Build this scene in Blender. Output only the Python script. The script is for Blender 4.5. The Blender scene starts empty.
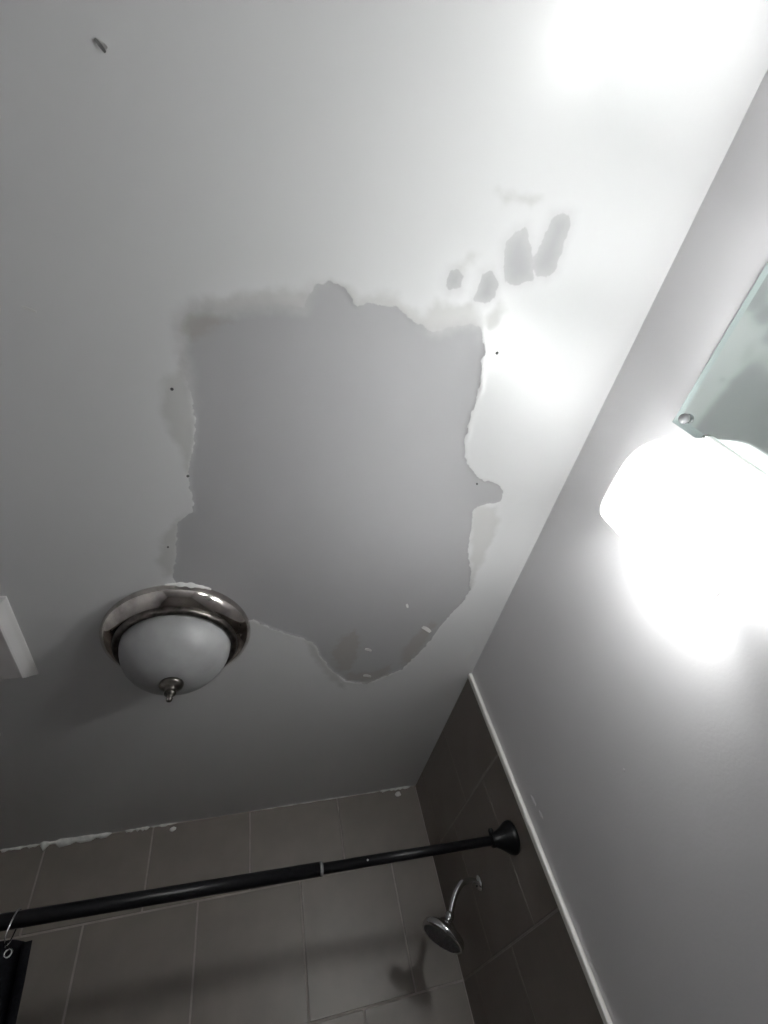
import bpy, bmesh, math, random
import numpy as np
from mathutils import Vector, Matrix, noise

# ------------------------------------------------------------------ camera
CAMZ = 1.64                       # eye height above the floor
CEIL = 2.40                       # ceiling height
F_PX, IMG_W, IMG_H = 476.4, 768.0, 1024.0
R = np.array([[0.9606, -0.0123, -0.2776],
              [-0.1802, -0.7880, -0.5887],
              [-0.2116, 0.6155, -0.7592]])
U_, S_, Vt_ = np.linalg.svd(R)
R = U_ @ Vt_
scene = bpy.context.scene
col = scene.collection
cam_d = bpy.data.cameras.new('camera')
cam = bpy.data.objects.new('camera', cam_d)
col.objects.link(cam)
cam_d.sensor_fit = 'HORIZONTAL'
cam_d.sensor_width = 36.0
cam_d.lens = 36.0 * F_PX / IMG_W
cam_d.clip_start = 0.01
M4 = Matrix.Identity(4)
for i in range(3):
    for j in range(3):
        M4[i][j] = float(R[i, j])
M4.translation = Vector((0, 0, CAMZ))
cam.matrix_world = M4
scene.camera = cam

# ------------------------------------------------------------------ world, exposure
world = bpy.data.worlds.new('world')
scene.world = world
world.use_nodes = True
world.node_tree.nodes['Background'].inputs[0].default_value = (0, 0, 0, 1)
world.node_tree.nodes['Background'].inputs[1].default_value = 0.0
scene.view_settings.view_transform = 'Standard'
scene.view_settings.look = 'None'
scene.view_settings.gamma = 1.0
scene.view_settings.use_curve_mapping = False
scene.view_settings.exposure = 0.02
BULB_STRENGTH = 345.0             # the bulbs of the two wall sconces

# ------------------------------------------------------------------ room measures (metres)
XR = 0.6805        # right wall
XL = -0.844        # left wall
YB = 2.0009        # tiled back wall
YF = -1.15         # wall behind the camera
YT = 1.2365        # where the tiles of the side walls begin
TILE = 0.006       # tile face stands proud of the wall
ROWS = [CEIL, CAMZ + 0.5197]
while ROWS[-1] > 0.45:
    ROWS.append(ROWS[-1] - 0.341)
ROWS[-1] = 0.45
PITCH = 0.3244

def ray(px, py):
    return R @ np.array([(px - IMG_W / 2) / F_PX, -(py - IMG_H / 2) / F_PX, -1.0])

def on_ceiling(px, py, z=CEIL):
    v = ray(px, py)
    v = v / v[2] * (z - CAMZ)
    return (v[0], v[1])

# ------------------------------------------------------------------ helpers
def tag(o, label=None, cat=None, group=None, kind=None):
    if label: o['label'] = label
    if cat: o['category'] = cat
    if group: o['group'] = group
    if kind: o['kind'] = kind
    return o

def empty(name, loc):
    o = bpy.data.objects.new(name, None)
    o.location = loc
    o.empty_display_size = 0.05
    col.objects.link(o)
    return o

def obj(name, bm, mat, parent=None, smooth=False, world_coords=True):
    me = bpy.data.meshes.new(name)
    bm.normal_update()
    bm.to_mesh(me)
    bm.free()
    return mobj(name, me, mat, parent, smooth, world_coords)

def mobj(name, me, mat, parent=None, smooth=False, world_coords=True):
    if mat and not me.materials:
        me.materials.append(mat)
    if smooth:
        me.polygons.foreach_set('use_smooth', [True] * len(me.polygons))
    o = bpy.data.objects.new(name, me)
    col.objects.link(o)
    if parent is not None:
        o.parent = parent
        if world_coords:
            off = Vector((0, 0, 0))
            q = parent
            while q is not None:
                off += q.location
                q = q.parent
            o.location = -off
    return o

def box(bm, lo, hi, bevel=0.0, seg=1):
    vs = [bm.verts.new((x, y, z)) for x in (lo[0], hi[0]) for y in (lo[1], hi[1]) for z in (lo[2], hi[2])]
    fs = [(0, 1, 3, 2), (4, 6, 7, 5), (0, 4, 5, 1), (2, 3, 7, 6), (0, 2, 6, 4), (1, 5, 7, 3)]
    faces = [bm.faces.new([vs[i] for i in f]) for f in fs]
    if bevel > 0:
        es = list({e for f in faces for e in f.edges})
        bmesh.ops.bevel(bm, geom=es, offset=bevel, segments=seg, affect='EDGES', profile=0.5)
    return bm

def frame_of(axis):
    a = Vector(axis).normalized()
    t = Vector((0, 0, 1)) if abs(a.z) < 0.9 else Vector((1, 0, 0))
    u = a.cross(t).normalized()
    return a, u, a.cross(u).normalized()

def lathe(bm, origin, axis, prof, n=32):
    """prof: list of (radius, distance along axis)"""
    o = Vector(origin)
    a, u, v = frame_of(axis)
    rings = []
    for r, t in prof:
        if r < 1e-6:
            rings.append([bm.verts.new(o + a * t)])
        else:
            rings.append([bm.verts.new(o + a * t + (u * math.cos(2 * math.pi * k / n) + v * math.sin(2 * math.pi * k / n)) * r) for k in range(n)])
    for A, B in zip(rings, rings[1:]):
        for k in range(n):
            q = []
            for vv in (A[k % len(A)], A[(k + 1) % n % len(A)], B[(k + 1) % n % len(B)], B[k % len(B)]):
                if vv not in q: q.append(vv)
            if len(q) > 2:
                try: bm.faces.new(q)
                except ValueError: pass
    bmesh.ops.recalc_face_normals(bm, faces=bm.faces)
    return bm

def tube(bm, pts, rad, n=16, sub=6, closed=False):
    P = [Vector(p) for p in pts]
    if sub > 1:
        Q = []
        m = len(P)
        for i in range(m if closed else m - 1):
            g = (lambda k: P[k % m]) if closed else (lambda k: P[max(0, min(m - 1, k))])
            p0, p1, p2, p3 = g(i - 1), g(i), g(i + 1), g(i + 2)
            for s in range(sub):
                t = s / sub
                Q.append(0.5 * ((2 * p1) + (p2 - p0) * t + (2 * p0 - 5 * p1 + 4 * p2 - p3) * t * t + (3 * p1 - p0 - 3 * p2 + p3) * t ** 3))
        if not closed: Q.append(P[-1])
        P = Q
    m = len(P)
    rings = []
    u = None
    for i in range(m):
        if closed: d = P[(i + 1) % m] - P[i - 1]
        else: d = P[min(m - 1, i + 1)] - P[max(0, i - 1)]
        d.normalize()
        if u is None: _, u, _ = frame_of(d)
        u = (u - d * u.dot(d)).normalized()
        v = d.cross(u)
        rr = rad[i * (len(rad) - 1) // (m - 1)] if isinstance(rad, (list, tuple)) else rad
        rings.append([bm.verts.new(P[i] + (u * math.cos(2 * math.pi * k / n) + v * math.sin(2 * math.pi * k / n)) * rr) for k in range(n)])
    for i in range(m if closed else m - 1):
        A, B = rings[i], rings[(i + 1) % m]
        for k in range(n):
            bm.faces.new((A[k], A[(k + 1) % n], B[(k + 1) % n], B[k]))
    if not closed:
        bm.faces.new(rings[0][::-1]); bm.faces.new(rings[-1])
    bmesh.ops.recalc_face_normals(bm, faces=bm.faces)
    return bm

# ------------------------------------------------------------------ materials
def mat(name, color=(.5, .5, .5), rough=.5, metal=0.0, spec=.5, noise_scale=None, noise_amt=0.0, bump=0.0, bump_scale=40.0, rough_var=0.0):
    m = bpy.data.materials.new(name)
    m.use_nodes = True
    nt = m.node_tree
    b = nt.nodes['Principled BSDF']
    b.inputs['Base Color'].default_value = (*color, 1)
    b.inputs['Roughness'].default_value = rough
    b.inputs['Metallic'].default_value = metal
    b.inputs['Specular IOR Level'].default_value = spec
    tc = nt.nodes.new('ShaderNodeTexCoord')
    if noise_scale:
        n = nt.nodes.new('ShaderNodeTexNoise')
        n.inputs['Scale'].default_value = noise_scale
        n.inputs['Detail'].default_value = 5
        nt.links.new(tc.outputs['Object'], n.inputs['Vector'])
        r = nt.nodes.new('ShaderNodeValToRGB')
        r.color_ramp.elements[0].position = 0.3
        r.color_ramp.elements[1].position = 0.7
        r.color_ramp.elements[0].color = (*[c * (1 - noise_amt) for c in color], 1)
        r.color_ramp.elements[1].color = (*[min(1, c * (1 + noise_amt)) for c in color], 1)
        nt.links.new(n.outputs['Fac'], r.inputs['Fac'])
        nt.links.new(r.outputs['Color'], b.inputs['Base Color'])
        if rough_var:
            mr = nt.nodes.new('ShaderNodeMapRange')
            mr.inputs['To Min'].default_value = max(0, rough - rough_var)
            mr.inputs['To Max'].default_value = min(1, rough + rough_var)
            nt.links.new(n.outputs['Fac'], mr.inputs['Value'])
            nt.links.new(mr.outputs['Result'], b.inputs['Roughness'])
    if bump:
        n2 = nt.nodes.new('ShaderNodeTexNoise')
        n2.inputs['Scale'].default_value = bump_scale
        n2.inputs['Detail'].default_value = 3
        nt.links.new(tc.outputs['Object'], n2.inputs['Vector'])
        bp = nt.nodes.new('ShaderNodeBump')
        bp.inputs['Strength'].default_value = bump
        bp.inputs['Distance'].default_value = 0.002
        nt.links.new(n2.outputs['Fac'], bp.inputs['Height'])
        nt.links.new(bp.outputs['Normal'], b.inputs['Normal'])
    return m

M = {}
M['wall'] = mat('wall_paint', (.668, .654, .668), .42, noise_scale=3.0, noise_amt=.035, bump=.12, bump_scale=160)
M['wall_patch'] = mat('wall_filler', (.74, .72, .74), .6, noise_scale=40, noise_amt=.1)
M['tile'] = mat('taupe_tile', (.188, .163, .145), .42, noise_scale=9.0, noise_amt=.10, bump=.10, bump_scale=70, rough_var=.06)
M['grout'] = mat('grout', (.31, .28, .255), .9, noise_scale=30.0, noise_amt=.12)
M['trim'] = mat('white_trim', (.78, .76, .73), .4, noise_scale=20.0, noise_amt=.04)
M['floor'] = mat('floor_tile', (.22, .21, .20), .45, noise_scale=6.0, noise_amt=.12)
M['caulk'] = mat('white_caulk', (.75, .74, .72), .7, noise_scale=60.0, noise_amt=.15)
M['nickel'] = mat('brushed_nickel', (.58, .54, .51), .10, 1.0, noise_scale=22.0, noise_amt=.42, rough_var=.08)
M['dark_nickel'] = mat('tarnished_nickel', (.11, .10, .092), .35, 1.0, noise_scale=60.0, noise_amt=.5)
M['frost'] = mat('frosted_glass', (.30, .297, .302), .45, noise_scale=13.0, noise_amt=.16)
M['chrome'] = mat('chrome', (.70, .70, .71), .05, 1.0, noise_scale=40, noise_amt=.05)
M['nozzle'] = mat('grey_rubber', (.12, .12, .125), .5, noise_scale=50, noise_amt=.1)
M['black'] = mat('black_metal', (.005, .005, .006), .36, 0.0, .22, noise_scale=30, noise_amt=.2)
M['cloth'] = mat('black_cloth', (.010, .010, .014), .85, 0.0, .3, noise_scale=200, noise_amt=.3)
M['plastic'] = mat('white_plastic', (.72, .70, .70), .4, noise_scale=15, noise_amt=.03)
M['plastic_grey'] = mat('grey_plastic', (.50, .48, .48), .5, noise_scale=15, noise_amt=.05)  # fan panel and slats, a darker grey than the frame
M['chip'] = mat('grey_chip', (.26, .26, .25), .6, noise_scale=50, noise_amt=.2)
M['dark'] = mat('dark_speck', (.06, .06, .06), .6, noise_scale=50, noise_amt=.2)
M['flake'] = mat('paint_flake', (.66, .65, .64), .6, noise_scale=50, noise_amt=.05)
M['mirror'] = mat('mirror_silver', (.66, .72, .70), .10, 1.0, noise_scale=2, noise_amt=.01)
M['bevel'] = mat('mirror_bevel', (.60, .70, .69), .22, 1.0, noise_scale=2, noise_amt=.01)

def bulb_material():
    m = bpy.data.materials.new('glowing_bulb'); m.use_nodes = True
    nt = m.node_tree; nt.nodes.clear()
    e = nt.nodes.new('ShaderNodeEmission'); out = nt.nodes.new('ShaderNodeOutputMaterial')
    e.inputs['Color'].default_value = (.975, 1.0, .978, 1)
    e.inputs['Strength'].default_value = BULB_STRENGTH
    nt.links.new(e.outputs[0], out.inputs[0])
    return m
M['bulb'] = bulb_material()

def shade_material(name, lo, hi):
    m = bpy.data.materials.new(name); m.use_nodes = True
    nt = m.node_tree; nt.nodes.clear()
    out = nt.nodes.new('ShaderNodeOutputMaterial')
    tr = nt.nodes.new('ShaderNodeBsdfTransparent'); tr.inputs[0].default_value = (.97, .97, .97, 1)
    tl = nt.nodes.new('ShaderNodeBsdfTranslucent'); tl.inputs[0].default_value = (.9, .9, .9, 1)
    nz = nt.nodes.new('ShaderNodeTexNoise'); nz.inputs['Scale'].default_value = 30
    mr = nt.nodes.new('ShaderNodeMapRange')
    mr.inputs['To Min'].default_value = lo; mr.inputs['To Max'].default_value = hi
    mx = nt.nodes.new('ShaderNodeMixShader')
    nt.links.new(nz.outputs['Fac'], mr.inputs['Value'])
    nt.links.new(mr.outputs['Result'], mx.inputs[0])
    nt.links.new(tr.outputs[0], mx.inputs[1]); nt.links.new(tl.outputs[0], mx.inputs[2])
    nt.links.new(mx.outputs[0], out.inputs[0])
    return m
M['shade'] = shade_material('opal_shade_glass', .28, .34)
M['lid'] = shade_material('dimming_lid_glass', .72, .78)  # added lid, kept nearly opaque to hold lamp light off the ceiling
M['under'] = shade_material('dimming_under_glass', .80, .86)  # added underside, more opaque still, to dim the wall below the lamp
M['porcelain'] = mat('white_enamel', (.80, .80, .80), .4, noise_scale=20, noise_amt=.02)

def ceiling_material():
    """White paint; where the attributes say so, bare plaster, worn paint and brown water stains."""
    m = bpy.data.materials.new('ceiling_paint_and_plaster'); m.use_nodes = True
    nt = m.node_tree; L = nt.links
    b = nt.nodes['Principled BSDF']
    tc = nt.nodes.new('ShaderNodeTexCoord')
    def attr(n):
        a = nt.nodes.new('ShaderNodeAttribute'); a.attribute_name = n; return a.outputs['Fac']
    def nz(scale, detail=5):
        n = nt.nodes.new('ShaderNodeTexNoise'); n.inputs['Scale'].default_value = scale; n.inputs['Detail'].default_value = detail
        L.new(tc.outputs['Object'], n.inputs['Vector']); return n.outputs['Fac']
    def mth(op, a, c):
        n = nt.nodes.new('ShaderNodeMath'); n.operation = op
        for i, v in enumerate((a, c)):
            if isinstance(v, (int, float)): n.inputs[i].default_value = v
            else: L.new(v, n.inputs[i])
        return n.outputs[0]
    def rng(v, a, c, d=0.0, e=1.0):
        n = nt.nodes.new('ShaderNodeMapRange'); n.interpolation_type = 'SMOOTHSTEP'
        for k, x in zip(('From Min', 'From Max', 'To Min', 'To Max'), (a, c, d, e)): n.inputs[k].default_value = x
        L.new(v, n.inputs['Value']); return n.outputs['Result']
    def mix(f, a, c):
        n = nt.nodes.new('ShaderNodeMix'); n.data_type = 'RGBA'
        if isinstance(f, float): n.inputs['Factor'].default_value = f
        else: L.new(f, n.inputs['Factor'])
        for k, v in (('A', a), ('B', c)):
            s = [i for i in n.inputs if i.name == k and i.type == 'RGBA'][0]
            if isinstance(v, tuple): s.default_value = (*v, 1)
            else: L.new(v, s)
        return [o for o in n.outputs if o.type == 'RGBA'][0]
    big = nz(2.2); fine = nz(70.0)
    wob = mth('MULTIPLY', mth('SUBTRACT', fine, .5), .010)
    sd = mth('ADD', attr('bare'), wob)
    soft = attr('soft')
    bare_hard = rng(sd, .0012, -.0012)
    bare_soft = rng(sd, .020, -.022)
    bare = mth('ADD', mth('MULTIPLY', bare_soft, soft), mth('MULTIPLY', bare_hard, mth('SUBTRACT', 1.0, soft)))
    worn = rng(mth('ADD', attr('worn'), mth('MULTIPLY', mth('SUBTRACT', nz(25.0), .5), .03)), .008, -.012)
    stain = rng(mth('ADD', attr('stain'), mth('MULTIPLY', mth('SUBTRACT', nz(60.0), .5), .03)), .006, -.014)
    paint = mix(big, (.605, .60, .605), (.66, .652, .66))
    plaster = mix(nz(6.0), (.342, .336, .344), (.378, .371, .381))
    c = mix(mth('MULTIPLY', worn, .55), paint, (.42, .414, .403))
    c = mix(bare, c, plaster)
    c = mix(mth('MULTIPLY', stain, .30), c, (.25, .215, .15))
    L.new(c, b.inputs['Base Color'])
    dull = mth('MAXIMUM', bare, mth('MULTIPLY', worn, .6))
    L.new(rng(dull, 0, 1, .30, .75), b.inputs['Roughness'])
    L.new(rng(dull, 0, 1, .55, .25), b.inputs['Specular IOR Level'])
    bp = nt.nodes.new('ShaderNodeBump'); bp.inputs['Strength'].default_value = .10; bp.inputs['Distance'].default_value = .002
    L.new(nz(45.0, 3), bp.inputs['Height']); L.new(bp.outputs['Normal'], b.inputs['Normal'])
    return m
M['ceiling'] = ceiling_material()

# ------------------------------------------------------------------ ceiling with the peeled patch
PATCH = [(186, 310), (197, 305), (215, 309), (240, 307), (270, 304), (298, 308), (304, 308), (307, 296), (315, 285), (330, 281),
         (345, 288), (353, 300), (357, 306), (375, 303), (396, 307), (403, 313), (418, 324), (433, 331), (450, 328), (466, 324),
         (480, 326), (484, 345), (482, 372), (477, 398), (470, 420), (465, 440), (465, 457), (470, 468), (480, 479), (497, 484),
         (505, 491), (500, 502), (478, 506), (473, 511), (471, 530), (468, 550), (470, 572), (470, 590), (462, 603), (450, 615),
         (440, 627), (430, 641), (416, 656), (402, 669), (386, 676), (366, 684), (346, 681), (330, 669), (320, 655), (313, 642),
         (298, 637), (274, 630), (254, 620), (240, 622), (200, 612), (182, 592), (173, 577), (176, 556), (178, 522), (193, 512),
         (192, 500), (188, 475), (195, 440), (195, 420), (191, 396), (181, 352), (180, 320)]
WORN = [[(196, 316), (204, 296), (225, 296), (260, 288), (285, 283), (307, 288), (330, 279), (347, 286), (360, 299), (375, 291),
         (398, 292), (404, 305), (422, 318), (436, 298), (455, 306), (470, 303), (484, 316), (486, 340), (400, 336), (300, 318)],
        [(184, 345), (172, 370), (163, 385), (160, 412), (168, 432), (180, 452), (187, 472), (194, 470), (197, 420), (190, 375)],
        [(195, 510), (175, 518), (161, 540), (155, 560), (166, 577), (182, 577)],
        [(472, 507), (498, 505), (500, 520), (491, 545), (480, 568), (470, 590), (470, 540)],
        [(497, 190), (521, 192), (542, 198), (531, 206), (512, 203), (500, 210)],
        [(453, 266), (470, 252), (481, 254), (466, 270), (458, 276)],
        [(480, 318), (500, 300), (505, 312), (488, 340)],
        [(300, 636), (318, 634), (330, 645), (345, 690), (330, 680), (312, 655)]]
STAIN = [[(338, 640), (356, 628), (362, 642), (358, 658), (350, 672), (338, 672), (330, 655)],
         [(402, 650), (414, 636), (432, 620), (438, 624), (424, 646), (408, 666), (400, 664)],
         [(345, 672), (370, 672), (392, 664), (390, 676), (366, 684), (346, 681)],
         [(185, 312), (215, 312), (240, 318), (215, 330), (190, 345), (182, 330)]]
FINGERS = [('bare spot with a ragged oval outline beside the slanting one', [(505, 243), (515, 232), (526, 227), (530, 240), (533, 260), (533, 280), (515, 286), (505, 283), (503, 262)]),
           ('long slanting bare spot nearest the wall', [(553, 216), (571, 214), (570, 226), (562, 250), (556, 271), (545, 278), (537, 275), (531, 268), (535, 256), (543, 240)]),
           ('smallest dark bare spot', [(450, 272), (458, 268), (463, 275), (460, 288), (450, 291), (446, 284)]),
           ('bare spot just above the corner of the large patch', [(482, 274), (492, 270), (498, 284), (495, 298), (485, 305), (474, 300), (478, 288)])]

def poly_sdf(P, poly):
    """signed distance on the ceiling plane, negative inside"""
    A = np.array([on_ceiling(*p) for p in poly])
    B = np.roll(A, -1, axis=0)
    best = np.full(len(P), 1e9)
    inside = np.zeros(len(P), bool)
    for a, b in zip(A, B):
        e = b - a
        w = P - a
        t = np.clip((w @ e) / (e @ e), 0, 1)
        q = w - t[:, None] * e
        best = np.minimum(best, (q * q).sum(1))
        c1 = (a[1] <= P[:, 1]) & (b[1] > P[:, 1])
        c2 = (a[1] > P[:, 1]) & (b[1] <= P[:, 1])
        s = e[0] * w[:, 1] - e[1] * w[:, 0]
        inside ^= (c1 & (s > 0)) | (c2 & (s < 0))
    d = np.sqrt(best)
    return np.where(inside, -d, d)

STEP = 0.004
gx0, gx1, gy0, gy1 = -0.22, 0.60, 0.0, 1.26
nx = int(round((gx1 - gx0) / STEP)); ny = int(round((gy1 - gy0) / STEP))
xs = np.linspace(gx0, gx1, nx + 1); ys = np.linspace(gy0, gy1, ny + 1)
GX, GY = np.meshgrid(xs, ys, indexing='ij')
GP = np.stack([GX.ravel(), GY.ravel()], 1)
jit = np.array([noise.noise((x * 60, y * 60, 1.7)) * .0035 + noise.noise((x * 170, y * 170, 4.2)) * .0016 for x, y in GP])
sd_main = poly_sdf(GP, PATCH) + jit
sd_f = [poly_sdf(GP, p) + jit * .6 for _, p in FINGERS]
sd_bare = np.minimum.reduce([sd_main] + sd_f)
sd_worn = np.minimum.reduce([poly_sdf(GP, p) for p in WORN]) + jit
sd_stain = np.minimum.reduce([poly_sdf(GP, p) for p in STAIN]) + jit
# the top left of the patch fades out softly, the rest breaks off sharply
def smooth(a, lo, hi):
    t = np.clip((a - lo) / (hi - lo), 0, 1); return t * t * (3 - 2 * t)
tlx, tly = on_ceiling(215, 318)
trx, try_ = on_ceiling(455, 318)
soft = np.maximum(1 - smooth(np.hypot(GP[:, 0] - tlx, (GP[:, 1] - tly) * 1.2), .10, .20),
                  .8 * (1 - smooth(np.hypot(GP[:, 0] - trx, GP[:, 1] - try_), .03, .08)))
soft = np.maximum(soft, .55 * (1 - smooth(np.minimum.reduce(sd_f), .015, .03)))
soft = np.clip(soft, 0, 1)
hard = 1 - soft
lip = np.array([max(0.0, noise.noise((x * 22, y * 22, 9.1)) + .25) for x, y in GP])
edge = np.exp(-((sd_main - .004) / .004) ** 2) * hard * lip
Zv = CEIL + .0011 * np.where(sd_main <= sd_bare + 1e-9, 1.0, .25) * (1 - smooth(sd_bare, -.004, .002)) * (.25 + .75 * hard) - .0024 * edge * (.25 + .75 * smooth(GP[:, 0], .22, .38))
Zv += np.array([noise.noise((x * 7, y * 7, 2.2)) * .0006 for x, y in GP])
border = np.minimum.reduce([GP[:, 0] - gx0, gx1 - GP[:, 0], GP[:, 1] - gy0, gy1 - GP[:, 1]])
Zv = CEIL + (Zv - CEIL) * smooth(border, 0, .03)
ii, jj = np.meshgrid(np.arange(nx), np.arange(ny), indexing='ij')
v00 = (ii * (ny + 1) + jj).ravel(); v10 = v00 + ny + 1; v11 = v10 + 1; v01 = v00 + 1
QUADS = np.stack([v00, v01, v11, v10], 1)          # facing down
fc = lambda s: s[QUADS].mean(1)
owner = np.full(len(QUADS), -1)
owner[fc(sd_main) < 0] = 0
for k, s in enumerate(sd_f): owner[(fc(s) < 0) & (owner < 0)] = k + 1
V3 = np.column_stack([GP, Zv])

def ceiling_piece(name, quads, extra_v=None, extra_f=None, parent=None):
    used, inv = np.unique(quads, return_inverse=True)
    vv = V3[used].tolist(); ff = inv.reshape(-1, 4).tolist()
    n0 = len(vv)
    at = {k: a[used].tolist() for k, a in (('bare', sd_bare), ('worn', sd_worn), ('stain', sd_stain), ('soft', soft))}
    if extra_v:
        vv += extra_v; ff += [[i + n0 for i in f] for f in extra_f]
        for k, d in (('bare', .2), ('worn', .2), ('stain', .2), ('soft', 0.0)): at[k] += [d] * len(extra_v)
    me = bpy.data.meshes.new(name)
    me.from_pydata(vv, [], ff); me.update()
    for k, a in at.items():
        me.attributes.new(k, 'FLOAT', 'POINT').data.foreach_set('value', a)
    return mobj(name, me, M['ceiling'], parent, smooth=True)

ex = [XL, gx0, gx1, XR]; ey = [YF, gy0, gy1, YB]
ev = []; ef = []
for a in range(3):
    for b in range(3):
        if a == 1 and b == 1: continue
        k = len(ev)
        ev += [(ex[a], ey[b], CEIL), (ex[a], ey[b + 1], CEIL), (ex[a + 1], ey[b + 1], CEIL), (ex[a + 1], ey[b], CEIL)]
        ef.append([k, k + 1, k + 2, k + 3])
# slab above, so that the ceiling has thickness
k = len(ev)
ev += [(XL, YF, CEIL + .05), (XR, YF, CEIL + .05), (XR, YB, CEIL + .05), (XL, YB, CEIL + .05)]
ef.append([k, k + 1, k + 2, k + 3])
ceiling = tag(ceiling_piece('ceiling', QUADS[owner < 0], ev, ef), 'off-white painted ceiling with peeling paint around a large bare patch', 'ceiling', kind='structure')
tag(ceiling_piece('bare_plaster_patch', QUADS[owner == 0], parent=ceiling), 'large grey bare patch where the ceiling paint has peeled')
for k, (lab, _) in enumerate(FINGERS):
    tag(ceiling_piece('bare_spot', QUADS[owner == k + 1], parent=ceiling), lab)

def flake(px, py, length, width, ang, curl, name='paint_flake', m='flake'):
    x, y = on_ceiling(px, py)
    bm = bmesh.new()
    n = 6; rows = []
    for side in (0, 1):
        for i in range(n + 1):
            t = i / n - .5
            for s in (-1, 1):
                w = width * (1 - 1.6 * abs(t) ** 2.2) * .5
                lx, ly = t * length, s * w
                z = CEIL - .0005 - curl * (t + .5) ** 2 - side * .0008
                rows.append(bm.verts.new((x + lx * math.cos(ang) - ly * math.sin(ang), y + lx * math.sin(ang) + ly * math.cos(ang), z)))
    g = lambda side, i, s: rows[side * 2 * (n + 1) + i * 2 + s]
    for i in range(n):
        bm.faces.new((g(0, i, 0), g(0, i, 1), g(0, i + 1, 1), g(0, i + 1, 0)))
        bm.faces.new((g(1, i, 0), g(1, i + 1, 0), g(1, i + 1, 1), g(1, i, 1)))
        for s in (0, 1):
            bm.faces.new((g(0, i, s), g(0, i + 1, s), g(1, i + 1, s), g(1, i, s)))
    for i in (0, n):
        bm.faces.new((g(0, i, 0), g(0, i, 1), g(1, i, 1), g(1, i, 0)))
    bmesh.ops.recalc_face_normals(bm, faces=bm.faces)
    return obj(name, bm, M[m], ceiling)
for a in ((426, 628, .028, .012, .5, .008), (368, 649, .018, .009, .2, .005), (367, 675, .022, .010, 0, .006), (407, 605, .010, .006, 1.2, .004),
          (29, 309, .018, .004, .3, .001), (469, 655, .05, .007, 1.75, .0015)):
    flake(*a)
flake(104, 45, .009, .004, .6, .003)
flake(101, 46, .014, .004, .75, .006, m='chip')
for px, py, r in ((497, 353, .0028), (188, 476, .0026), (172, 389, .0026), (168, 547, .002), (477, 484, .002)):
    x, y = on_ceiling(px, py)
    bm = bmesh.new()
    lathe(bm, (x, y, CEIL + .002), (0, 0, -1), [(r, 0), (r, .003), (r * .7, .0032), (0, .0036)], 10)
    obj('nail_head', bm, M['dark'], ceiling, True)

# ------------------------------------------------------------------ walls and floor
def slab(name, lo, hi, m, label, cat):
    bm = bmesh.new(); box(bm, lo, hi)
    return tag(obj(name, bm, M[m]), label, cat, kind='structure')
T = .08
wall_right = slab('wall_right', (XR, YF - T, 0), (XR + T, YB + T, CEIL + .05), 'wall', 'lavender grey painted wall on the right, tiled at its far end', 'wall')
wall_left = slab('wall_left', (XL - T, YF - T, 0), (XL, YB + T, CEIL + .05), 'wall', 'grey painted wall opposite the mirror', 'wall')
wall_back = slab('wall_back', (XL, YB, 0), (XR, YB + T, CEIL + .05), 'wall', 'back wall of the shower covered in taupe square tiles', 'wall')
wall_front = slab('wall_front', (XL, YF - T, 0), (XR, YF, CEIL + .05), 'wall', 'grey painted wall behind the viewer', 'wall')
floor = slab('floor', (XL - T, YF - T, -.06), (XR + T, YB + T, 0), 'floor', 'dark grey bathroom floor', 'floor')

G = .0048          # joint width
rng_t = random.Random(4)
def tile_wall(parent, axis, face, sign, spans):
    """spans: per row list of joint positions along the wall; tiles stand TILE proud of the wall at 'face'"""
    cache = {}
    for r, (zt, zb) in enumerate(zip(ROWS, ROWS[1:])):
        js = spans[r % 2]
        for a, b in zip(js, js[1:]):
            w, h = b - a - G, zt - zb - G
            key = (round(w, 4), round(h, 4))
            if key not in cache:
                bm = bmesh.new()
                if axis == 'x': box(bm, (-w / 2, 0 if sign > 0 else -TILE, -h / 2), (w / 2, TILE if sign > 0 else 0, h / 2), .0012)
                else: box(bm, (0 if sign > 0 else -TILE, -w / 2, -h / 2), (TILE if sign > 0 else 0, w / 2, h / 2), .0012)
                me = bpy.data.meshes.new('tile'); bm.normal_update(); bm.to_mesh(me); bm.free(); me.materials.append(M['tile'])
                cache[key] = me
            o = mobj('tile', cache[key], None, parent, world_coords=False)
            mid, zz, d = (a + b) / 2, (zt + zb) / 2, face + rng_t.uniform(-.0004, .0004)
            o.location = (mid, d, zz) if axis == 'x' else (d, mid, zz)
    bm = bmesh.new()
    lo, hi = spans[0][0], spans[0][-1]
    g = TILE - .001
    if axis == 'x': box(bm, (lo, min(face, face + sign * g), ROWS[-1]), (hi, max(face, face + sign * g), CEIL))
    else: box(bm, (min(face, face + sign * g), lo, ROWS[-1]), (max(face, face + sign * g), hi, CEIL))
    tag(obj('grout', bm, M['grout'], parent), 'pale joints between the tiles')

xr_t, xl_t = XR - TILE, XL + TILE
rowA = [xl_t] + [x for x in (.351 - PITCH * k for k in range(4, -1, -1)) if x > xl_t + .02] + [xr_t]
rowB = [xl_t] + [x for x in (.5155 - PITCH * k for k in range(5, -1, -1)) if x > xl_t + .02] + [xr_t]
tile_wall(wall_back, 'x', YB, -1, [rowA, rowB])
side = [[YT, 1.554, 1.878, YB], [YT, 1.386, 1.710, YB]]
tile_wall(wall_right, 'y', XR, -1, side)
tile_wall(wall_left, 'y', XL, 1, side)

def trim(name, x, sign, label):
    bm = bmesh.new()
    box(bm, (min(x, x + sign * .011), YT - .020, .45), (max(x, x + sign * .011), YT, CEIL), .004, 3)
    return tag(obj(name, bm, M['trim'], smooth=False), label, 'trim', kind='structure')
trim('trim_1', XR, -1, 'white vertical edging strip beside the dark tiles on the right wall')
trim('trim_2', XL, 1, 'white vertical edging strip where the tiles of the left wall begin')

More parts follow.
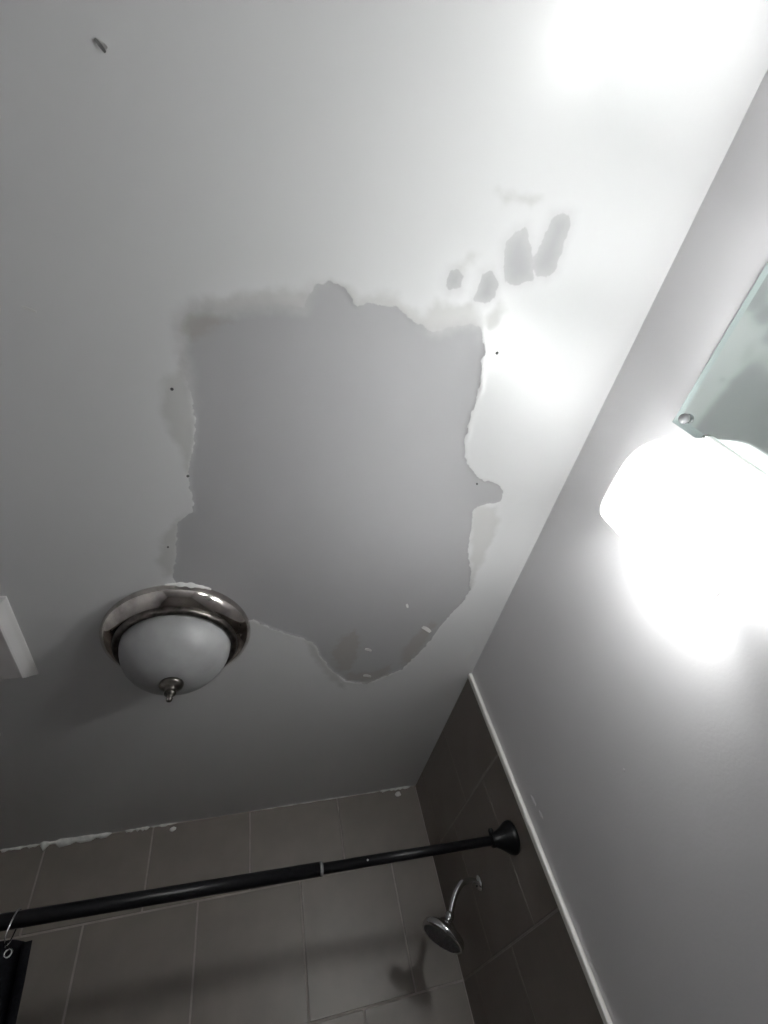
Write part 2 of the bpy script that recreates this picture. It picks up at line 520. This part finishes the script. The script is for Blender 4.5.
def caulk(px0, px1, py0, py1, r, seed, n=14):
    """lumpy white bead in the corner of back wall and ceiling"""
    rr = random.Random(seed)
    def X(px, py): v = ray(px, py); return v[0] / v[1] * (YB - TILE)
    a, b = X(px0, py0), X(px1, py1)
    bm = bmesh.new()
    rings = []
    for i in range(n + 1):
        t = i / n
        s = r * (.35 + .9 * rr.random()) * (1 if 0 < i < n else .15)
        x = a + (b - a) * t
        ring = []
        for k in range(7):
            an = math.pi / 2 * k / 6
            ring.append(bm.verts.new((x, YB - TILE + .001 - s * math.cos(an), CEIL + .001 - s * 1.2 * math.sin(an))))
        rings.append(ring)
    for A, B in zip(rings, rings[1:]):
        for k in range(6): bm.faces.new((A[k], A[k + 1], B[k + 1], B[k]))
    bmesh.ops.recalc_face_normals(bm, faces=bm.faces)
    obj('caulk_bead', bm, M['caulk'], wall_back, True)
caulk(0, 42, 850, 843, .007, 1); caulk(40, 112, 843, 833, .016, 2); caulk(125, 150, 831, 827, .008, 3)
caulk(150, 178, 828, 823, .006, 4); caulk(380, 411, 791, 787, .007, 6)
caulk(250, 380, 811, 791, .003, 9, 20)
def dab(px, py, r, seed):
    v = ray(px, py); v = v / v[1] * (YB - TILE)
    bm = bmesh.new()
    bmesh.ops.create_icosphere(bm, subdivisions=2, radius=r)
    for q in bm.verts:
        q.co *= 1 + .3 * noise.noise(q.co * 120 + Vector((seed, 0, 0)))
        q.co.y *= .4; q.co.x *= 1.4
        q.co += Vector((v[0], YB - TILE, v[2] + CAMZ))
    obj('caulk_dab', bm, M['caulk'], wall_back, True)
dab(173, 829, .008, 1); dab(398, 794, .009, 5)

def wall_dab(px, py, r, stretch, seed):
    v = ray(px, py); v = v / v[0] * XR
    bm = bmesh.new()
    bmesh.ops.create_icosphere(bm, subdivisions=2, radius=r)
    for q in bm.verts:
        q.co *= 1 + .4 * noise.noise(q.co * 150 + Vector((seed, 0, 0)))
        q.co.x *= .25; q.co.z *= stretch
        q.co += Vector((XR, v[1], v[2] + CAMZ))
    obj('plaster_dab', bm, M['wall_patch'], wall_right, True)
wall_dab(624, 770, .0028, 1.0, 3); wall_dab(533, 800, .006, 2.2, 8); wall_dab(541, 815, .005, 1.8, 12)

# ------------------------------------------------------------------ wall sconces either side of the mirror
def sconce(name, y, sgn, label):
    """half-drum of opal glass in a white tray against the wall; the lid and its round hole are added to shape the ceiling glare"""
    rad, dep = .086, .125
    zb, zt = CAMZ + .300, CAMZ + .515
    root = tag(empty(name, (XR, y, zb)), label, 'wall lamp', 'sconces either side of the mirror')
    NA = 28
    def outline(r, d, x0):
        pts = []
        for k in range(NA + 1):
            c, sn = math.cos(math.pi * k / NA), math.sin(math.pi * k / NA)
            pts.append((x0 - d * max(0.0, sn) ** .55, y + r * math.copysign(abs(c) ** .55, c)))
        return pts
    def zbot(px): return zb + .062 * max(0.0, 1 - (XR - px) / dep)      # the underside rises towards the wall
    bm = bmesh.new()                                          # shallow tray on the wall
    x0, x1, w = XR, XR - .014, rad + .003
    zt_b = zbot(XR)
    box(bm, (XR - .004, y - w, zt_b - .002), (XR, y + w, zt + .004))
    box(bm, (x1, y - w, zt_b - .002), (XR, y - w + .004, zt + .004))
    box(bm, (x1, y + w - .004, zt_b - .002), (XR, y + w, zt + .004))
    box(bm, (x1, y - w, zt), (XR, y + w, zt + .004))
    obj('back_tray', bm, M['porcelain'], root)
    xs0 = XR - .012
    def half_drum(taper):
        bm = bmesh.new()
        loops = []
        for z, f in ((zb, taper), (zb + (zt - zb) * .5, .98), (zt, 1.0)):
            loops.append([bm.verts.new((px, py, zbot(px) if z == zb else z)) for px, py in outline((rad - .001) * f, dep * f, xs0)])
        for A, B in zip(loops, loops[1:]):
            for k in range(NA): bm.faces.new((A[k], A[k + 1], B[k + 1], B[k]))
        bmesh.ops.recalc_face_normals(bm, faces=bm.faces)
        bmesh.ops.solidify(bm, geom=list(bm.faces), thickness=.003)
        return bm
    obj('glass_shade', half_drum(.95), M['shade'], root, True)
    def lid(z, hole, f, nm):
        bm = bmesh.new()
        o = [bm.verts.new((px, py, zbot(px) + .002 if z is None else z)) for px, py in outline((rad - .005) * f, (dep - .004) * f, xs0 - .001)]
        es = [bm.edges.new((o[k], o[(k + 1) % len(o)])) for k in range(len(o))]
        if hole:
            hx, hy, hr = hole
            h = [bm.verts.new((hx + hr * math.cos(2 * math.pi * k / 20), hy + hr * math.sin(2 * math.pi * k / 20), z)) for k in range(20)]
            es += [bm.edges.new((h[k], h[(k + 1) % 20])) for k in range(20)]
        bmesh.ops.triangle_fill(bm, use_beauty=True, edges=es)
        bmesh.ops.recalc_face_normals(bm, faces=bm.faces)
        bmesh.ops.solidify(bm, geom=list(bm.faces), thickness=.003)
        obj(nm, bm, M['lid' if hole else 'under'], root)
    lid(zt - .004, (BX - .013, y - .015 * sgn, .0072), 1.0, 'glass_lid')  # hole added off-centre to throw a hot spot on the ceiling
    lid(None, None, .94, 'glass_underside')
    bm = bmesh.new()
    lathe(bm, (BX, y, zbot(BX) + .014), (0, 0, 1), [(0, 0), (.012, 0), (.014, .008), (.014, .02), (0, .02)], 20)
    obj('socket', bm, M['porcelain'], root, True)
    bm = bmesh.new()
    lathe(bm, (BX, y, zb + .058), (0, 0, 1), [(0.012, 0), (.014, .02), (.022, .045), (.026, .062), (.025, .078), (.017, .094), (.008, .101), (0, .103)], 20)
    obj('bulb', bm, M['bulb'], root, True)
BX = .615
sconce('wall_sconce', .335, 1, 'lit wall sconce with a glaring glass shade beside the mirror corner')
sconce('wall_sconce', -.255, -1, 'lit wall sconce past the mirror, nearer the viewer and out of the frame')

# ------------------------------------------------------------------ mirror
mz1 = CAMZ + .592; mz0 = mz1 - .76; my0, my1 = -.165, .262
mir = tag(empty('wall_mirror', (XR, (my0 + my1) / 2, mz0)), 'frameless wall mirror with a pale greenish edge beside the lit sconce', 'mirror')
bm = bmesh.new()
bw, th = .014, .006
o_ = [(XR - .002, y, z) for y, z in ((my0, mz0), (my1, mz0), (my1, mz1), (my0, mz1))]
i_ = [(XR - th, y, z) for y, z in ((my0 + bw, mz0 + bw), (my1 - bw, mz0 + bw), (my1 - bw, mz1 - bw), (my0 + bw, mz1 - bw))]
b_ = [(XR, y, z) for _, y, z in o_]
vs = [[bm.verts.new(p) for p in L_] for L_ in (b_, o_, i_)]
for A, B in zip(vs, vs[1:]):
    for k in range(4): bm.faces.new((A[k], A[(k + 1) % 4], B[(k + 1) % 4], B[k]))
bm.faces.new(vs[0])
bmesh.ops.recalc_face_normals(bm, faces=bm.faces)
obj('bevelled_edge', bm, M['bevel'], mir)
bm = bmesh.new()
box(bm, (XR - th - .0006, my0 + bw, mz0 + bw), (XR - .001, my1 - bw, mz1 - bw))
obj('mirror_pane', bm, M['mirror'], mir)
for y, z in ((my1 - .018, mz1 - .024), (my0 + .018, mz1 - .024), (my1 - .018, mz0 + .024), (my0 + .018, mz0 + .024)):
    bm = bmesh.new()
    lathe(bm, (XR - th, y, z), (-1, 0, 0), [(0, 0), (.0075, 0), (.0085, .004), (.007, .009), (.0035, .0115), (0, .012)], 20)
    obj('mirror_clip', bm, M['nozzle'], mir, True)

# ------------------------------------------------------------------ dome ceiling light
cxl, cyl = -.145, .944
dl = tag(empty('ceiling_light', (cxl, cyl, CEIL)), 'unlit dome ceiling light with nickel ring and frosted glass bowl', 'ceiling light')
org, down = (cxl, cyl, CEIL), (0, 0, -1)
bm = bmesh.new()
lathe(bm, org, down, [(.120, -.0), (.155, -.0), (.1580, .006), (.1580, .014), (.154, .022), (.145, .031), (.135, .037), (.128, .039)], 72)
obj('ring', bm, M['nickel'], dl, True)
bm = bmesh.new()
lathe(bm, org, down, [(.129, .037), (.1295, .042), (.126, .049), (.120, .052), (.1165, .049), (.1145, .044), (.112, .036)], 72)
obj('inner_bezel', bm, M['dark_nickel'], dl, True)
bm = bmesh.new()
pr = []
for k in range(17):
    a = math.pi / 2 * k / 16
    pr.append((.1145 * math.cos(a) ** .92, .042 + .094 * math.sin(a)))
pr[-1] = (0, pr[-1][1])
lathe(bm, org, down, [(.113, .030)] + pr, 64)
obj('glass_bowl', bm, M['frost'], dl, True)
bm = bmesh.new()
lathe(bm, org, down, [(.018, .128), (.0235, .133), (.0245, .138), (.022, .143), (.014, .147), (.0095, .150), (.0115, .154), (.0115, .159), (.007, .163), (.0055, .166), (.0065, .169), (.005, .174), (0, .176)], 28)
obj('finial', bm, M['dark_nickel'], dl, True)
bm = bmesh.new()                                   # paint smeared over the ring's rim
N = 22
rows = []
for i in range(N + 1):
    a = math.radians(-96 + 34 * i / N)
    w = .007 * max(0, math.sin(math.pi * i / N)) * (.25 + 1.3 * abs(noise.noise((i * .21, 3, 1))))
    rows.append([bm.verts.new((cxl + r * math.cos(a), cyl + r * math.sin(a), CEIL - z)) for r, z in ((.157 + w * 1.5, 0.0), (.1583 + w * .6, .003), (.1584, .004 + w * 1.6), (.1570, .004 + w * 1.7))])
for A, B in zip(rows, rows[1:]):
    for k in range(3): bm.faces.new((A[k], A[k + 1], B[k + 1], B[k]))
bmesh.ops.recalc_face_normals(bm, faces=bm.faces)
tag(obj('paint_smear', bm, M['flake'], dl, True), 'white paint smeared over the rim')

# ------------------------------------------------------------------ extractor fan cover
vx1, vy1, vs_ = -.449, 1.060, .25
vx0, vy0 = vx1 - vs_, vy1 - vs_
fan = tag(empty('extractor_fan', ((vx0 + vx1) / 2, (vy0 + vy1) / 2, CEIL)), 'white plastic extractor fan cover beside the dome light', 'vent')
bm = bmesh.new(); d0 = .024
prof = [(-.002, 0), (-.002, .004), (.004, .010), (.014, d0 - .002), (.017, d0)]
rings = []
for ins, dz in prof:
    rings.append([bm.verts.new((x, y, CEIL - dz)) for x, y in ((vx0 + ins, vy0 + ins), (vx1 - ins, vy0 + ins), (vx1 - ins, vy1 - ins), (vx0 + ins, vy1 - ins))])
for A, B in zip(rings, rings[1:]):
    for k in range(4): bm.faces.new((A[k], A[(k + 1) % 4], B[(k + 1) % 4], B[k]))
bmesh.ops.recalc_face_normals(bm, faces=bm.faces)
obj('frame', bm, M['plastic'], fan)
bm = bmesh.new(); box(bm, (vx0 + .0165, vy0 + .0165, CEIL - d0 - .0005), (vx1 - .0165, vy1 - .0165, CEIL - .006), .001)
obj('cover_panel', bm, M['plastic_grey'], fan)
for k in range(9):
    y = vy0 + .06 + .13 * k / 8
    bm = bmesh.new(); box(bm, (vx0 + .05, y - .003, CEIL - d0 - .003), (vx1 - .07, y + .003, CEIL - d0), .001)
    obj('slat', bm, M['plastic_grey'], fan)

# ------------------------------------------------------------------ shower rod, rings and curtain
RA = Vector((xr_t, 1.335, CAMZ + .3495)); RB = Vector((xl_t, 1.294, CAMZ + .3752))
rd = (RB - RA).normalized(); Lr = (RB - RA).length
rod = tag(empty('shower_rod', RA), 'black telescopic shower curtain rod spanning the tiled shower', 'shower rod')
def rp(x): return RA + rd * ((x - RA.x) / rd.x)
XJ = .176
bm = bmesh.new(); lathe(bm, RA, rd, [(0, .01), (.0112, .01), (.0112, (rp(XJ) - RA).length + .05), (0, (rp(XJ) - RA).length + .05)], 28)
obj('inner_tube', bm, M['black'], rod, True)
t1 = (rp(XJ) - RA).length
bm = bmesh.new(); lathe(bm, RA, rd, [(.0108, t1), (.0142, t1), (.0142, Lr - .01), (0, Lr - .01)], 28)
obj('outer_tube', bm, M['black'], rod, True)
bm = bmesh.new(); lathe(bm, RA, rd, [(.0110, t1 - .004), (.0146, t1 - .003), (.0148, t1 + .001), (.0144, t1 + .004), (.0110, t1 + .004)], 28)
tag(obj('joint_collar', bm, M['nozzle'], rod, True), 'thin grey collar at the joint')
t2 = (rp(.285) - RA).length
bm = bmesh.new(); lathe(bm, rp(.285) + Vector((0, -.010, -.001)), (0, -.85, .5), [(0, -.002), (.003, 0), (.0025, .0022), (0, .003)], 12)
obj('spring_button', bm, M['chrome'], rod, True)
for P0, dd in ((RA, rd), (RB, -rd)):
    bm = bmesh.new()
    lathe(bm, P0, dd, [(0, 0), (.038, 0), (.0385, .006), (.036, .014), (.027, .028), (.020, .042), (.0165, .052), (.0165, .060), (.012, .062), (.011, .062)], 36)
    fl = obj('end_flange', bm, M['black'], rod, True)
    up = Vector((0, -.25, 1)).normalized()
    bm = bmesh.new(); lathe(bm, P0 + dd * .056 + up * .012, up, [(0, 0), (.006, 0), (.0068, .010), (.005, .014), (0, .015)], 14)
    obj('set_screw', bm, M['black'], fl, True)

# curtain drawn to the left
ztop = CAMZ + .343
NP, NZ = 120, 26
XE = -.372
def curt(s, zf):
    amp = .032 + .012 * zf
    x = XL + .022 + (XE - .012 - (XL + .022)) * s + .016 * s * (1 - math.exp(-zf * 10))
    a = s * math.pi * 2 * 5.5
    base = rp(x)
    return Vector((x + .010 * math.sin(2 * a) + .012 * zf * s, base.y + .004 + amp * math.sin(a + .5) * (1 - .75 * (s > .985)), ztop - zf * 1.55 - .012 * abs(math.sin(a * .5)) * (1 - zf)))
cur = tag(empty('shower_curtain', (XL + .2, 1.31, ztop - 1.55)), 'black fabric shower curtain drawn to the left end of the rod', 'curtain')
bm = bmesh.new()
gv = [[bm.verts.new(curt(i / NP, (j / NZ))) for j in range(NZ + 1)] for i in range(NP + 1)]
for i in range(NP):
    for j in range(NZ): bm.faces.new((gv[i][j], gv[i + 1][j], gv[i + 1][j + 1], gv[i][j + 1]))
bmesh.ops.solidify(bm, geom=list(bm.faces), thickness=.0015)
obj('cloth', bm, M['cloth'], cur, True)
def ring_at(x, label):
    p = rp(x)
    bm = bmesh.new()
    pts = []
    for k in range(16):
        a = 2 * math.pi * k / 16
        pts.append(p + Vector((.004 * math.sin(a), .019 * math.cos(a), -.011 + (.028 if math.sin(a) < 0 else .0275) * math.sin(a))))
    tube(bm, pts, .0017, 8, 2, True)
    tag(obj('curtain_ring', bm, M['chrome'], None, True), label, 'curtain ring', 'curtain rings on the rod')
    sb = min((i / 400 for i in range(401)), key=lambda q: abs(curt(q, .012).x - x) + .3 * curt(q, .012).y)
    cp = curt(sb, .012)
    g = Vector((cp.x, cp.y - .003, ztop - .022))
    bm = bmesh.new()
    pts = [g + Vector((.0062 * math.cos(2 * math.pi * k / 14), -.001, .0062 * math.sin(2 * math.pi * k / 14))) for k in range(14)]
    tube(bm, pts, .0024, 8, 1, True)
    obj('grommet', bm, M['chrome'], cur, True)
ring_at(-.424, 'chrome curtain ring at the right edge of the black curtain')
for n_, x in (('second', -.55), ('third', -.66), ('fourth', -.77)): ring_at(x, n_ + ' chrome curtain ring counted from the right edge of the black curtain')

# ------------------------------------------------------------------ shower head
ys_ = 1.638
def sp(x, z, dy=0.0): return Vector((x, ys_ + dy, CAMZ + z))
sh = tag(empty('wall_shower', sp(xr_t, .334)), 'chrome shower head on a curved arm from the dark tiled wall', 'shower')
bm = bmesh.new(); lathe(bm, sp(xr_t, .334), (-1, 0, 0), [(0, 0), (.020, 0), (.020, .003), (.016, .007), (.011, .010), (.009, .011)], 28)
obj('wall_flange', bm, M['chrome'], sh, True)
bm = bmesh.new()
tube(bm, [sp(xr_t - .002, .334), sp(.650, .343), sp(.622, .342), sp(.596, .324), sp(.576, .300), sp(.560, .275)], .0082, 16, 6)
obj('arm', bm, M['chrome'], sh, True)
ax = Vector((-.66, .0, -.75)).normalized()
p0 = sp(.561, .279)
bm = bmesh.new(); lathe(bm, p0, ax, [(0, -.006), (.011, -.004), (.013, .002), (.013, .010), (.010, .013), (.0125, .017), (.0125, .022), (.009, .026), (0, .026)], 24)
obj('swivel_joint', bm, M['chrome'], sh, True)
bm = bmesh.new(); lathe(bm, p0, ax, [(.010, .014), (.019, .017), (.027, .024), (.036, .031), (.050, .037), (.058, .043), (.0605, .052), (.058, .060), (.053, .060)], 40)
obj('shower_head', bm, M['chrome'], sh, True)
bm = bmesh.new(); lathe(bm, p0, ax, [(.0535, .0595), (.051, .0615), (0, .0625)], 40)
fp = obj('face_plate', bm, M['nozzle'], sh, True)
a_, u_, w_ = frame_of(ax)
for rr, cnt in ((.014, 6), (.028, 12), (.042, 18)):
    for k in range(cnt):
        an = 2 * math.pi * k / cnt
        bm = bmesh.new()
        lathe(bm, p0 + ax * .0615 + (u_ * math.cos(an) + w_ * math.sin(an)) * rr, ax, [(.0018, 0), (.0014, .0022), (0, .0024)], 6)
        obj('nozzle', bm, M['nozzle'], fp)
